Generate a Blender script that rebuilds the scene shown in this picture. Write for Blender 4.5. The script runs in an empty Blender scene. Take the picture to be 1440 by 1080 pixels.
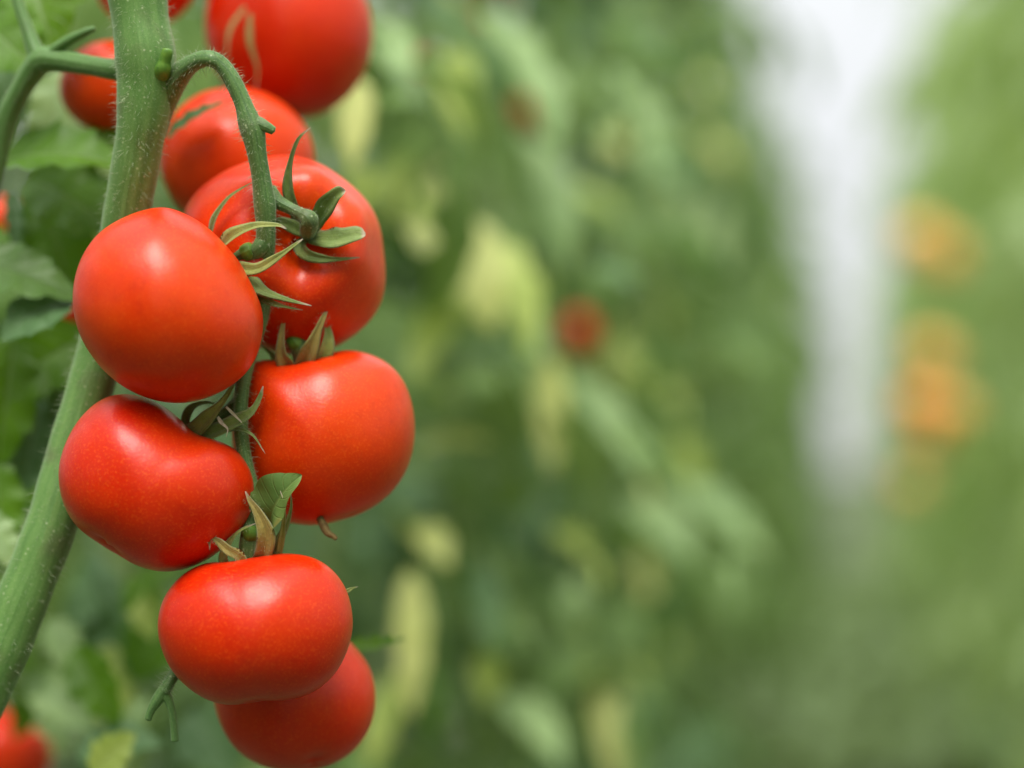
import bpy, math, random
import numpy as np
from mathutils import Vector, Matrix

random.seed(7)
rng = np.random.default_rng(7)
SC = bpy.context.scene
COL = SC.collection

# ------------------------------------------------------------------ camera
F = 3400.0                      # focal length in photograph pixels (85 mm on a 36 mm wide frame)
CAM = Vector((0.0, 0.0, 0.62))
PITCH = math.atan(120.0 / F)    # horizon lies 120 px under the picture centre
cam = bpy.data.cameras.new('camera')
cam.sensor_width = 36.0
cam.lens = 85.0
cam.clip_start = 0.05
cam.clip_end = 2000.0
cam.dof.use_dof = True
cam.dof.focus_distance = 0.868
cam.dof.aperture_fstop = 2.7
camo = bpy.data.objects.new('camera', cam)
camo.location = CAM
camo.rotation_euler = (math.pi / 2 + PITCH, 0, 0)
COL.objects.link(camo)
SC.camera = camo
RIGHT = Vector((1, 0, 0))
FWD = Vector((0, math.cos(PITCH), math.sin(PITCH)))
UP = Vector((0, -math.sin(PITCH), math.cos(PITCH)))

# ------------------------------------------------------------------ overcast sky
SUN_EL, SUN_AZ = math.radians(58), math.radians(186)   # azimuth clockwise from +Y
w = bpy.data.worlds.new('World')
SC.world = w
w.use_nodes = True
nt = w.node_tree
nt.nodes.clear()
out = nt.nodes.new('ShaderNodeOutputWorld')
tc = nt.nodes.new('ShaderNodeTexCoord')
sep = nt.nodes.new('ShaderNodeSeparateXYZ')
nt.links.new(tc.outputs['Generated'], sep.inputs[0])
mx = nt.nodes.new('ShaderNodeMath'); mx.operation = 'MAXIMUM'; mx.inputs[1].default_value = 0.0
nt.links.new(sep.outputs['Z'], mx.inputs[0])
ma = nt.nodes.new('ShaderNodeMath'); ma.operation = 'MULTIPLY_ADD'   # overcast law: (1 + 2 sin el) / 3
ma.inputs[1].default_value = 2 / 3; ma.inputs[2].default_value = 1 / 3
nt.links.new(mx.outputs[0], ma.inputs[0])
SKY_ZENITH = 1.72
ms = nt.nodes.new('ShaderNodeMath'); ms.operation = 'MULTIPLY'; ms.inputs[1].default_value = SKY_ZENITH
nt.links.new(ma.outputs[0], ms.inputs[0])
bg1 = nt.nodes.new('ShaderNodeBackground')
bg1.inputs['Color'].default_value = (0.965, 0.985, 1.0, 1)
nt.links.new(ms.outputs[0], bg1.inputs['Strength'])
sky = nt.nodes.new('ShaderNodeTexSky')
sky.sky_type = 'NISHITA'; sky.sun_disc = False
sky.sun_elevation = SUN_EL; sky.sun_rotation = SUN_AZ
bg2 = nt.nodes.new('ShaderNodeBackground')
nt.links.new(sky.outputs[0], bg2.inputs['Color'])
bg2.inputs['Strength'].default_value = 0.006
add = nt.nodes.new('ShaderNodeAddShader')
nt.links.new(bg1.outputs[0], add.inputs[0]); nt.links.new(bg2.outputs[0], add.inputs[1])
nt.links.new(add.outputs[0], out.inputs['Surface'])

sl = bpy.data.lights.new('sun', 'SUN')
sl.energy = 3.6
sl.angle = math.radians(33)
sl.color = (1.0, 0.965, 0.91)
so = bpy.data.objects.new('sun', sl)
sd = Vector((math.sin(SUN_AZ) * math.cos(SUN_EL), math.cos(SUN_AZ) * math.cos(SUN_EL), math.sin(SUN_EL)))
so.rotation_euler = sd.to_track_quat('Z', 'Y').to_euler()
so.location = (0, 0, 8)
COL.objects.link(so)

SC.view_settings.view_transform = 'Standard'
SC.view_settings.look = 'None'
SC.view_settings.exposure = 0.28
SC.view_settings.gamma = 1.0
SC.view_settings.use_curve_mapping = False
SC.cycles.use_denoising = True
SC.cycles.max_bounces = 8
SC.cycles.diffuse_bounces = 4
SC.cycles.glossy_bounces = 3
SC.cycles.transmission_bounces = 5
SC.cycles.sample_clamp_indirect = 6.0

# ------------------------------------------------------------------ helpers
def P(px, py, d):
    """photograph pixel + depth along the view axis -> world point"""
    return CAM + RIGHT * ((px - 720) / F * d) + UP * ((540 - py) / F * d) + FWD * d

def V(x, y, z):
    """x right, y up, z towards the camera -> world direction"""
    return (RIGHT * x + UP * y - FWD * z)

def setp(o, label=None, category=None, group=None, kind=None):
    if label: o['label'] = label
    if category: o['category'] = category
    if group: o['group'] = group
    if kind: o['kind'] = kind
    return o

def empty(name, loc, **kw):
    o = bpy.data.objects.new(name, None)
    o.empty_display_size = 0.02
    o.location = loc
    COL.objects.link(o)
    return setp(o, **kw)

class MB:
    def __init__(self):
        self.v, self.f, self.uv, self.n = [], [], [], 0
    def add(self, verts, faces, uvs):
        verts = np.asarray(verts, float)
        self.v.append(verts); self.uv.append(np.asarray(uvs, float))
        self.f.extend([tuple(i + self.n for i in fc) for fc in faces])
        self.n += len(verts)
    def data(self, name, mat, origin=None):
        v = np.concatenate(self.v)
        if origin is not None:
            v = v - np.asarray(origin)
        uv = np.concatenate(self.uv)
        me = bpy.data.meshes.new(name)
        me.from_pydata(v.tolist(), [], self.f)
        lay = me.uv_layers.new(name='uv')
        li = np.empty(len(me.loops), dtype=np.int32)
        me.loops.foreach_get('vertex_index', li)
        lay.data.foreach_set('uv', uv[li].astype(np.float32).ravel())
        me.polygons.foreach_set('use_smooth', [True] * len(me.polygons))
        me.materials.append(mat)
        me.update()
        return me

def link(name, me, parent=None, loc=None):
    o = bpy.data.objects.new(name, me)
    COL.objects.link(o)
    if loc is not None: o.location = loc
    if parent is not None: o.parent = parent
    return o

def world_part(name, mb, mat, parent, **kw):
    """vertices given in world space, parent is an unrotated empty (or a part of one)"""
    org = np.zeros(3); p = parent
    while p is not None:
        org += np.asarray(p.location); p = p.parent
    o = link(name, mb.data(name, mat, org), parent)
    return setp(o, **kw)

def catmull(pts, n):
    pts = np.asarray(pts, float)
    p = np.vstack([2 * pts[0] - pts[1], pts, 2 * pts[-1] - pts[-2]])
    seg = len(pts) - 1
    ts = np.linspace(0, seg, n)
    res = []
    for t in ts:
        i = min(int(t), seg - 1); u = t - i
        a, b, c, d = p[i], p[i + 1], p[i + 2], p[i + 3]
        res.append(0.5 * ((2 * b) + (-a + c) * u + (2 * a - 5 * b + 4 * c - d) * u * u + (-a + 3 * b - 3 * c + d) * u ** 3))
    return np.array(res)

def frames(c):
    t = np.gradient(c, axis=0)
    t /= np.linalg.norm(t, axis=1)[:, None] + 1e-12
    ref = np.array([0, -1.0, 0])
    if abs(t[0] @ ref) > 0.9: ref = np.array([1.0, 0, 0])
    nrm = []
    n = ref - t[0] * (ref @ t[0])
    for k in range(len(c)):
        n = n - t[k] * (n @ t[k]); n /= np.linalg.norm(n) + 1e-12
        nrm.append(n)
    nrm = np.array(nrm)
    return t, nrm, np.cross(t, nrm)

def tube(mb, pts, sides=14, n=None, rough=0.0, seed=0, cap=True):
    """pts: (px, py, depth, radius_px)"""
    w3 = [tuple(P(a, b, d)) + (r * d / F,) for a, b, d, r in pts]
    tube3(mb, w3, sides, n, rough, seed, cap)

def tube3(mb, w3, sides=14, n=None, rough=0.0, seed=0, cap=True):
    n = n or max(8, len(w3) * 7)
    c4 = catmull(w3, n)
    c, r = c4[:, :3], np.maximum(c4[:, 3], 1e-5)
    t, a, b = frames(c)
    g = np.random.default_rng(seed)
    ph = g.uniform(0, 6.28, 6)
    verts, uvs = [], []
    L = np.concatenate([[0], np.cumsum(np.linalg.norm(np.diff(c, axis=0), axis=1))])
    for k in range(n):
        for s in range(sides + 1):
            an = 2 * math.pi * s / sides
            m = 1 + rough * (math.sin(2 * an + ph[0] + L[k] * 60) * 0.5 + math.sin(3 * an + ph[1] + L[k] * 130) * 0.4 + math.sin(L[k] * 300 + ph[2]) * 0.35)
            verts.append(c[k] + (a[k] * math.cos(an) + b[k] * math.sin(an)) * r[k] * m)
            uvs.append((s / sides, L[k] * 20))
    faces = []
    st = sides + 1
    for k in range(n - 1):
        for s in range(sides):
            faces.append((k * st + s, k * st + s + 1, (k + 1) * st + s + 1, (k + 1) * st + s))
    if cap:
        for k, sg in ((0, -1), (n - 1, 1)):
            verts.append(c[k] + t[k] * sg * r[k] * 0.35); uvs.append((0.5, L[k] * 20))
            ci = len(verts) - 1
            for s in range(sides):
                q = (k * st + s, k * st + s + 1, ci)
                faces.append(q if sg > 0 else q[::-1])
    mb.add(verts, faces, uvs)

def hairs(mb, pts, count, lmin, lmax, rad, seed, lo=0.0, hi=1.0, droop=0.2):
    """fine plant hairs standing off a tube given like in tube()"""
    g = np.random.default_rng(seed)
    w3 = [tuple(P(a, b, d)) + (r * d / F,) for a, b, d, r in pts]
    c4 = catmull(w3, max(60, len(pts) * 16))
    c, r = c4[:, :3], c4[:, 3]
    t, a, b = frames(c)
    i = (g.uniform(lo, hi, count) * (len(c) - 1)).astype(int)
    an = g.uniform(0, 2 * math.pi, count)
    nrm = a[i] * np.cos(an)[:, None] + b[i] * np.sin(an)[:, None]
    jit = g.uniform(-0.5, 0.5, count)
    base = c[i] + t[i] * (g.uniform(-1, 1, count) * np.linalg.norm(c[1] - c[0]))[:, None] + nrm * (r[i] * 0.97)[:, None]
    dr = nrm + g.normal(0, 0.22, (count, 3)); dr[:, 2] -= droop
    dr /= np.linalg.norm(dr, axis=1)[:, None]
    ln = lmin + (lmax - lmin) * g.random(count) ** 2
    mid = base + dr * (ln * 0.55)[:, None]
    bend = g.normal(0, 0.25, (count, 3)); bend[:, 2] -= 0.25
    d2 = dr + bend; d2 /= np.linalg.norm(d2, axis=1)[:, None]
    tip = mid + d2 * (ln * 0.45)[:, None]
    u = np.cross(dr, g.normal(size=(count, 3))); u /= np.linalg.norm(u, axis=1)[:, None]
    v = np.cross(dr, u)
    vs = np.empty((count, 7, 3))
    for k in range(3):
        q = 2 * math.pi * k / 3
        o = u * math.cos(q) + v * math.sin(q)
        vs[:, k] = base + o * rad
        vs[:, 3 + k] = mid + o * rad * 0.7
    vs[:, 6] = tip
    faces = []
    for h in range(count):
        o = h * 7
        for k in range(3):
            k2 = (k + 1) % 3
            faces.append((o + k, o + k2, o + 3 + k2, o + 3 + k))
            faces.append((o + 3 + k, o + 3 + k2, o + 6))
    mb.add(vs.reshape(-1, 3), faces, np.zeros((count * 7, 2)))

# ------------------------------------------------------------------ materials
class Mat:
    def __init__(self, name):
        self.m = bpy.data.materials.new(name)
        self.m.use_nodes = True
        self.t = self.m.node_tree
        self.t.nodes.clear()
        self.out = self.n('ShaderNodeOutputMaterial')
    def n(self, kind, **kw):
        x = self.t.nodes.new(kind)
        for k, v in kw.items(): setattr(x, k, v)
        return x
    def l(self, a, b): self.t.links.new(a, b)
    def val(self, sock, v):
        if hasattr(v, 'is_linked') or isinstance(v, bpy.types.NodeSocket): self.l(v, sock)
        else: sock.default_value = v
    def math(self, op, a, b=0.0, c=0.0, clamp=False):
        x = self.n('ShaderNodeMath', operation=op); x.use_clamp = clamp
        for s, v in zip(x.inputs, (a, b, c)): self.val(s, v)
        return x.outputs[0]
    def mix(self, f, a, b):
        x = self.n('ShaderNodeMix', data_type='RGBA')
        self.val(x.inputs[0], f)
        self.val(x.inputs[6], a if not isinstance(a, tuple) else (*a, 1))
        self.val(x.inputs[7], b if not isinstance(b, tuple) else (*b, 1))
        return x.outputs[2]
    def noise(self, vec, scale, detail=3.0, rough=0.5):
        x = self.n('ShaderNodeTexNoise')
        x.inputs['Scale'].default_value = scale; x.inputs['Detail'].default_value = detail; x.inputs['Roughness'].default_value = rough
        if vec is not None: self.l(vec, x.inputs['Vector'])
        return x.outputs['Fac']
    def ramp(self, f, a, b):
        x = self.n('ShaderNodeMapRange'); x.clamp = True
        self.val(x.inputs[0], f); x.inputs[1].default_value = a; x.inputs[2].default_value = b
        return x.outputs[0]
    def coords(self):
        return self.n('ShaderNodeTexCoord')
    def bsdf(self, color, rough=0.5, spec=0.5, **kw):
        x = self.n('ShaderNodeBsdfPrincipled')
        self.val(x.inputs['Base Color'], color if not isinstance(color, tuple) else (*color, 1))
        self.val(x.inputs['Roughness'], rough)
        x.inputs['Specular IOR Level'].default_value = spec
        for k, v in kw.items(): self.val(x.inputs[k], v)
        return x
    def bump(self, h, strength, dist):
        x = self.n('ShaderNodeBump'); x.inputs['Strength'].default_value = strength; x.inputs['Distance'].default_value = dist
        self.l(h, x.inputs['Height'])
        return x.outputs[0]
    def done(self, sh):
        self.l(sh, self.out.inputs['Surface']); return self.m

def tomato_mat(name, c_red, c_orange, rough=0.3, bias=0.0):
    m = Mat(name)
    tc = m.coords(); ob = tc.outputs['Object']
    big = m.noise(ob, 22, 2)
    f = m.ramp(big, 0.36 - bias, 0.66 - bias)
    col = m.mix(f, c_red, c_orange)
    sp = m.noise(ob, 1150, 2, 0.6)                  # pin-prick golden speckle of the skin
    col = m.mix(m.math('MULTIPLY', m.ramp(sp, 0.53, 0.68), 0.4), col, (0.80, 0.12, 0.01))
    mid = m.noise(ob, 260, 3, 0.6)
    col = m.mix(m.math('MULTIPLY', m.ramp(mid, 0.5, 0.75), 0.25), col, (0.42, 0.012, 0.003))
    rg = m.math('MULTIPLY_ADD', mid, 0.12, rough - 0.06)
    b = m.bsdf(col, rg, 0.35)
    b.inputs['Subsurface Weight'].default_value = 0.25
    b.inputs['Subsurface Radius'].default_value = (1.0, 0.2, 0.05)
    b.inputs['Subsurface Scale'].default_value = 0.006
    h = m.math('MULTIPLY_ADD', m.noise(ob, 900, 2), 1.0, m.math('MULTIPLY', m.noise(ob, 70, 2), 5.0))
    m.l(m.bump(h, 0.28, 0.00022), b.inputs['Normal'])
    return m.done(b.outputs[0])

def stem_mat(name, c1, c2, streak=(0.10, 0.085, 0.05), dots=True):
    m = Mat(name)
    tc = m.coords(); ob = tc.outputs['Object']; uv = tc.outputs['UV']
    mp = m.n('ShaderNodeMapping'); mp.inputs['Scale'].default_value = (14, 0.8, 1); m.l(uv, mp.inputs[0])
    st = m.noise(mp.outputs[0], 1.6, 3)
    col = m.mix(m.ramp(st, 0.36, 0.66), c1, c2)
    col = m.mix(m.math('MULTIPLY', m.ramp(m.noise(ob, 60, 3), 0.55, 0.75), 0.55), col, streak)
    fz = m.noise(ob, 1300, 2, 0.7)
    col = m.mix(m.math('MULTIPLY', m.ramp(fz, 0.5, 0.75), 0.22), col, (0.36, 0.45, 0.2))
    if dots:
        vo = m.n('ShaderNodeTexVoronoi'); vo.inputs['Scale'].default_value = 420; m.l(ob, vo.inputs['Vector'])
        dm = m.math('MULTIPLY', m.ramp(vo.outputs['Distance'], 0.22, 0.12), m.ramp(m.noise(ob, 120, 1), 0.5, 0.58))
        col = m.mix(m.math('MULTIPLY', dm, 0.4), col, (0.62, 0.66, 0.42))
    b = m.bsdf(col, 0.55, 0.35)
    b.inputs['Sheen Weight'].default_value = 0.25
    b.inputs['Sheen Roughness'].default_value = 0.4
    b.inputs['Sheen Tint'].default_value = (0.85, 0.95, 0.75, 1)
    b.inputs['Subsurface Weight'].default_value = 0.08
    b.inputs['Subsurface Radius'].default_value = (0.5, 1.0, 0.2)
    b.inputs['Subsurface Scale'].default_value = 0.003
    h = m.math('ADD', m.math('MULTIPLY', st, 0.9), fz)
    m.l(m.bump(h, 0.3, 0.00025), b.inputs['Normal'])
    return m.done(b.outputs[0])

def leaf_mat(name, c1, c2, back, vein, trans=0.3, rough=0.42, spot=None):
    m = Mat(name)
    tc = m.coords(); uv = tc.outputs['UV']; ob = tc.outputs['Object']
    sp = m.n('ShaderNodeSeparateXYZ'); m.l(uv, sp.inputs[0])
    s = m.math('MULTIPLY', m.math('ABSOLUTE', m.math('SUBTRACT', sp.outputs[0], 0.5)), 2.0)
    mid = m.ramp(s, 0.09, 0.02)
    fr = m.math('FRACT', m.math('SUBTRACT', m.math('MULTIPLY', sp.outputs[1], 7.0), m.math('MULTIPLY', s, 1.5)))
    side = m.math('MULTIPLY', m.ramp(m.math('ABSOLUTE', m.math('SUBTRACT', fr, 0.5)), 0.09, 0.02), 0.6)
    vn = m.math('MAXIMUM', mid, side)
    nz = m.noise(ob, 38, 3)
    fine = m.noise(ob, 420, 3, 0.65)
    col = m.mix(m.ramp(nz, 0.35, 0.68), c1, c2)
    col = m.mix(m.math('MULTIPLY', m.ramp(fine, 0.45, 0.75), 0.3), col, tuple(x * 0.55 for x in c1))
    if spot:
        col = m.mix(m.math('MULTIPLY', m.ramp(m.noise(ob, 70, 2), 0.62, 0.7), 0.8), col, spot)
    col = m.mix(m.math('MULTIPLY', vn, 0.7), col, vein)
    ge = m.n('ShaderNodeNewGeometry')
    colb = m.mix(m.math('MULTIPLY', vn, 0.5), back, vein)
    colb = m.mix(m.math('MULTIPLY', m.ramp(fine, 0.45, 0.75), 0.25), colb, c1)
    col = m.mix(ge.outputs['Backfacing'], col, colb)     # the felted underside of the blade
    b = m.bsdf(col, rough, 0.28)
    h = m.math('SUBTRACT', m.math('MULTIPLY', fine, 0.5), m.math('MULTIPLY', vn, 1.4))
    m.l(m.bump(h, 0.5, 0.0006), b.inputs['Normal'])
    tr = m.n('ShaderNodeBsdfTranslucent')
    tcol = m.mix(0.6, col, (c2[0] * 1.5, c2[1] * 1.5, c2[2] * 0.35))
    m.l(tcol, tr.inputs['Color'])
    mx = m.n('ShaderNodeMixShader'); mx.inputs[0].default_value = trans
    m.l(b.outputs[0], mx.inputs[1]); m.l(tr.outputs[0], mx.inputs[2])
    return m.done(mx.outputs[0])

def sepal_mat(name, c1, c2, tip):
    m = Mat(name)
    tc = m.coords(); uv = tc.outputs['UV']; ob = tc.outputs['Object']
    sp = m.n('ShaderNodeSeparateXYZ'); m.l(uv, sp.inputs[0])
    nz = m.noise(ob, 130, 3)
    col = m.mix(m.ramp(nz, 0.35, 0.65), c1, c2)
    s = m.math('MULTIPLY', m.math('ABSOLUTE', m.math('SUBTRACT', sp.outputs[0], 0.5)), 2.0)
    edge = m.ramp(s, 0.75, 1.0)
    col = m.mix(m.math('MULTIPLY', edge, 0.45), col, (0.46, 0.50, 0.20))
    mp = m.n('ShaderNodeMapping'); mp.inputs['Scale'].default_value = (7, 1.2, 1); m.l(uv, mp.inputs[0])
    stri = m.noise(mp.outputs[0], 2.2, 3)
    col = m.mix(m.math('MULTIPLY', m.ramp(stri, 0.45, 0.7), 0.3), col, tuple(x * 0.45 for x in c1))
    spk = m.ramp(m.noise(ob, 900, 2, 0.7), 0.55, 0.68)
    col = m.mix(m.math('MULTIPLY', spk, 0.35), col, (0.10, 0.11, 0.03))
    tp = m.ramp(m.math('ADD', sp.outputs[1], m.math('MULTIPLY', nz, 0.16)), 0.93, 1.03)
    col = m.mix(tp, col, tip)
    b = m.bsdf(col, 0.5, 0.35)
    b.inputs['Sheen Weight'].default_value = 0.2
    m.l(m.bump(m.math('ADD', m.math('MULTIPLY', stri, 2.0), m.noise(ob, 900, 2)), 0.6, 0.0004), b.inputs['Normal'])
    tr = m.n('ShaderNodeBsdfTranslucent'); m.l(col, tr.inputs['Color'])
    mx = m.n('ShaderNodeMixShader'); mx.inputs[0].default_value = 0.15
    m.l(b.outputs[0], mx.inputs[1]); m.l(tr.outputs[0], mx.inputs[2])
    return m.done(mx.outputs[0])

def plain_mat(name, c, rough=0.6, spec=0.3, c2=None, scale=200):
    m = Mat(name)
    col = c
    if c2:
        col = m.mix(m.ramp(m.noise(m.coords().outputs['Object'], scale, 3), 0.35, 0.65), c, c2)
    return m.done(m.bsdf(col, rough, spec).outputs[0])

M_T = tomato_mat('tomato_skin_red', (0.58, 0.010, 0.0004), (0.64, 0.027, 0.0004), 0.32)
M_TO = tomato_mat('tomato_skin_orange_red', (0.62, 0.019, 0.0002), (0.69, 0.046, 0.0002), 0.32, 0.03)
M_TD = tomato_mat('tomato_skin_deep_red', (0.60, 0.014, 0.004), (0.68, 0.032, 0.004), 0.32)
M_TY = tomato_mat('tomato_skin_brightened', (0.90, 0.44, 0.10), (0.90, 0.56, 0.16), 0.32)  # base raised to stand for sunlight on fruit that hangs in shade
M_TR = tomato_mat('tomato_skin_orange_brightened', (0.90, 0.30, 0.06), (0.90, 0.38, 0.08), 0.32)  # orange base likewise raised in place of sunlight
M_STEM = stem_mat('stem_green', (0.085, 0.19, 0.04), (0.13, 0.25, 0.06))
M_STALK = stem_mat('truss_stalk_green', (0.06, 0.135, 0.035), (0.11, 0.21, 0.055))
M_PETI = stem_mat('petiole_green', (0.06, 0.14, 0.025), (0.11, 0.22, 0.06), (0.07, 0.10, 0.03), False)
M_KNOB = plain_mat('knuckle_green', (0.07, 0.17, 0.02), 0.45, 0.4, (0.13, 0.25, 0.03), 400)
M_HAIR = plain_mat('plant_hair', (0.36, 0.42, 0.26), 0.6, 0.3)
M_BROWN = plain_mat('dried_brown', (0.10, 0.065, 0.025), 0.8, 0.1, (0.2, 0.15, 0.06), 500)
M_SEP = sepal_mat('sepal_olive', (0.22, 0.28, 0.055), (0.36, 0.40, 0.10), (0.50, 0.42, 0.30))
M_SEPG = sepal_mat('sepal_green', (0.15, 0.23, 0.05), (0.26, 0.34, 0.085), (0.48, 0.40, 0.28))
M_SEPB = sepal_mat('sepal_bronze', (0.26, 0.20, 0.04), (0.33, 0.25, 0.06), (0.45, 0.33, 0.22))
M_DRY = plain_mat('dried_sepal_tip', (0.48, 0.42, 0.32), 0.8, 0.2, (0.62, 0.56, 0.44), 700)
M_LEAF = leaf_mat('leaf_green', (0.065, 0.16, 0.004), (0.115, 0.25, 0.01), (0.14, 0.23, 0.12), (0.17, 0.27, 0.08))
M_LEAFD = leaf_mat('leaf_dark', (0.06, 0.13, 0.02), (0.10, 0.19, 0.034), (0.12, 0.20, 0.11), (0.10, 0.18, 0.05), 0.2)
M_LEAFB = leaf_mat('leaf_blue_green', (0.07, 0.15, 0.05), (0.12, 0.22, 0.085), (0.14, 0.23, 0.11), (0.17, 0.27, 0.14), 0.15)
M_LEAFP = leaf_mat('leaf_pale_green', (0.22, 0.35, 0.13), (0.31, 0.43, 0.17), (0.29, 0.40, 0.18), (0.34, 0.48, 0.26), 0.25)
M_LEAFY = leaf_mat('leaf_yellowing_lit', (0.52, 0.57, 0.18), (0.64, 0.65, 0.26), (0.60, 0.62, 0.27), (0.62, 0.62, 0.30), 0.3)  # yellowing blade, with the sky it reflects put into its colour
M_LEAFG = leaf_mat('leaf_lime', (0.32, 0.42, 0.09), (0.46, 0.54, 0.15), (0.32, 0.40, 0.14), (0.40, 0.48, 0.18), 0.35)
M_ROW = leaf_mat('leaf_row', (0.095, 0.18, 0.046), (0.185, 0.285, 0.082), (0.21, 0.30, 0.14), (0.22, 0.33, 0.10), 0.32)
M_ROWR = leaf_mat('leaf_row_lit', (0.24, 0.345, 0.13), (0.36, 0.47, 0.20), (0.24, 0.38, 0.15), (0.28, 0.40, 0.12), 0.38)  # paler row leaf, with the skylight it catches put into the colour
M_WEED = leaf_mat('weed_leaf', (0.16, 0.24, 0.10), (0.26, 0.355, 0.165), (0.2, 0.28, 0.13), (0.22, 0.24, 0.12), 0.2)
M_RSTEM = stem_mat('row_stem', (0.18, 0.27, 0.07), (0.28, 0.36, 0.12), (0.2, 0.2, 0.08), False)

# ------------------------------------------------------------------ ground
def make_ground():
    m = Mat('soil_with_weeds')
    tc = m.coords(); ob = tc.outputs['Object']
    n1 = m.noise(ob, 1.4, 4, 0.6); n2 = m.noise(ob, 14, 4, 0.6)
    col = m.mix(m.ramp(n2, 0.35, 0.65), (0.07, 0.072, 0.045), (0.12, 0.12, 0.08))
    col = m.mix(m.ramp(n1, 0.40, 0.58), col, (0.065, 0.10, 0.045))
    b = m.bsdf(col, 0.9, 0.15)
    m.l(m.bump(n2, 0.6, 0.02), b.inputs['Normal'])
    mat = m.done(b.outputs[0])
    mb = MB()
    # one sheet, gently uneven near the camera, reaching the horizon
    xs = np.concatenate([[-600, -120, -30], np.linspace(-6, 6, 37), [30, 120, 600]])
    ys = np.concatenate([[-200, -30], np.linspace(-2, 26, 60), [60, 150, 400, 1200]])
    g = np.random.default_rng(3)
    vs, uv = [], []
    for y in ys:
        for x in xs:
            near = abs(x) < 6.5 and -3 < y < 27
            vs.append((x, y, (g.normal(0, 0.012) if near else 0.0))); uv.append((x, y))
    nx = len(xs)
    fs = [(j * nx + i, j * nx + i + 1, (j + 1) * nx + i + 1, (j + 1) * nx + i) for j in range(len(ys) - 1) for i in range(nx - 1)]
    mb.add(vs, fs, uv)
    o = link('ground', mb.data('ground', mat))
    setp(o, kind='structure')
make_ground()

# ------------------------------------------------------------------ leaves
def leaflet_grid(L, W, ny=22, nx=8, seed=0, droop=0.25, fold=0.2, ripple=0.05, lobes=5, serr=0.18, twist=0.0, bow=0.0):
    """blade lying along +Y, normal +Z; returns verts, faces, uvs"""
    g = np.random.default_rng(seed)
    ph = g.uniform(0, 6.28, 4)
    vs, uv = [], []
    cols = 2 * nx + 1
    for j in range(ny + 1):
        t = j / ny
        prof = (math.sin(math.pi * min(1, t ** 0.72)) ** 0.85) if 0 < t < 1 else 0.0
        prof = max(prof, 0.012)
        saw = (t * lobes) % 1.0
        for i in range(cols):
            s = (i - nx) / nx
            sw = ((t * lobes + (0.37 if s < 0 else 0)) % 1.0)
            edge = 1 + serr * (sw - 0.55) * (1 if 0.08 < t < 0.97 else 0)
            x = s * prof * W * 0.5 * (1 + (edge - 1) * abs(s) ** 2)
            y = t * L + serr * 0.10 * L * abs(s) ** 2 * prof * (1 + sw)
            ax = abs(x)
            z = fold * ax + ripple * L * abs(s) ** 1.5 * math.sin(t * lobes * 6.28 + ph[0] + (1.3 if s < 0 else 0)) * prof
            z += ripple * 0.6 * L * math.sin(t * 5 + ph[1]) * s
            # droop: bend along a circular arc
            k = droop * 1.6 / L
            if abs(k) > 1e-6:
                a = y * k
                yy = math.sin(a) / k - z * math.sin(a) * -1 * 0
                zz = -(1 - math.cos(a)) / k
                y2 = yy + z * math.sin(a); z2 = zz + z * math.cos(a)
            else:
                y2, z2 = y, z
            tw = twist * t
            x2 = x * math.cos(tw) - z2 * math.sin(tw) * 0
            z2 = z2 + x * math.sin(tw)
            vs.append((x2 + bow * L * math.sin(math.pi * t), y2, z2)); uv.append((s * 0.5 + 0.5, t))
    fs = [(j * cols + i, j * cols + i + 1, (j + 1) * cols + i + 1, (j + 1) * cols + i) for j in range(ny) for i in range(cols - 1)]
    return np.array(vs), fs, np.array(uv)

def basis_to(y_axis, n_hint):
    y = Vector(y_axis).normalized()
    z = Vector(n_hint); z = z - y * z.dot(y)
    if z.length < 1e-6: z = Vector((0, 0, 1)) - y * y.z
    z.normalize()
    x = y.cross(z)
    return np.array([x, y, z])          # rows

def leaf_px(mb, base, tip, width, nrm, **kw):
    """one blade from base pixel to tip pixel (px, py, depth); nrm = (right, up, towards camera) facing of the upper side"""
    a, b = P(*base), P(*tip)
    L = (b - a).length
    W = width * base[2] / F
    vs, fs, uv = leaflet_grid(L, W, **kw)
    last = vs[(np.abs(uv[:, 0] - 0.5) < 1e-6) & (uv[:, 1] > 0.999)][0]
    # turn so that the drooped blade's tip still lands on the tip pixel
    B = basis_to(b - a, V(*nrm))
    ang = math.atan2(last[2], last[1]); sc = L / math.hypot(last[1], last[2])
    ca, sa = math.cos(-ang), math.sin(-ang)
    y, z = vs[:, 1].copy(), vs[:, 2].copy()
    vs[:, 1] = (y * ca - z * sa) * sc; vs[:, 2] = (y * sa + z * ca) * sc
    mb.add(vs @ B + np.array(a), fs, uv)

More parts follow.
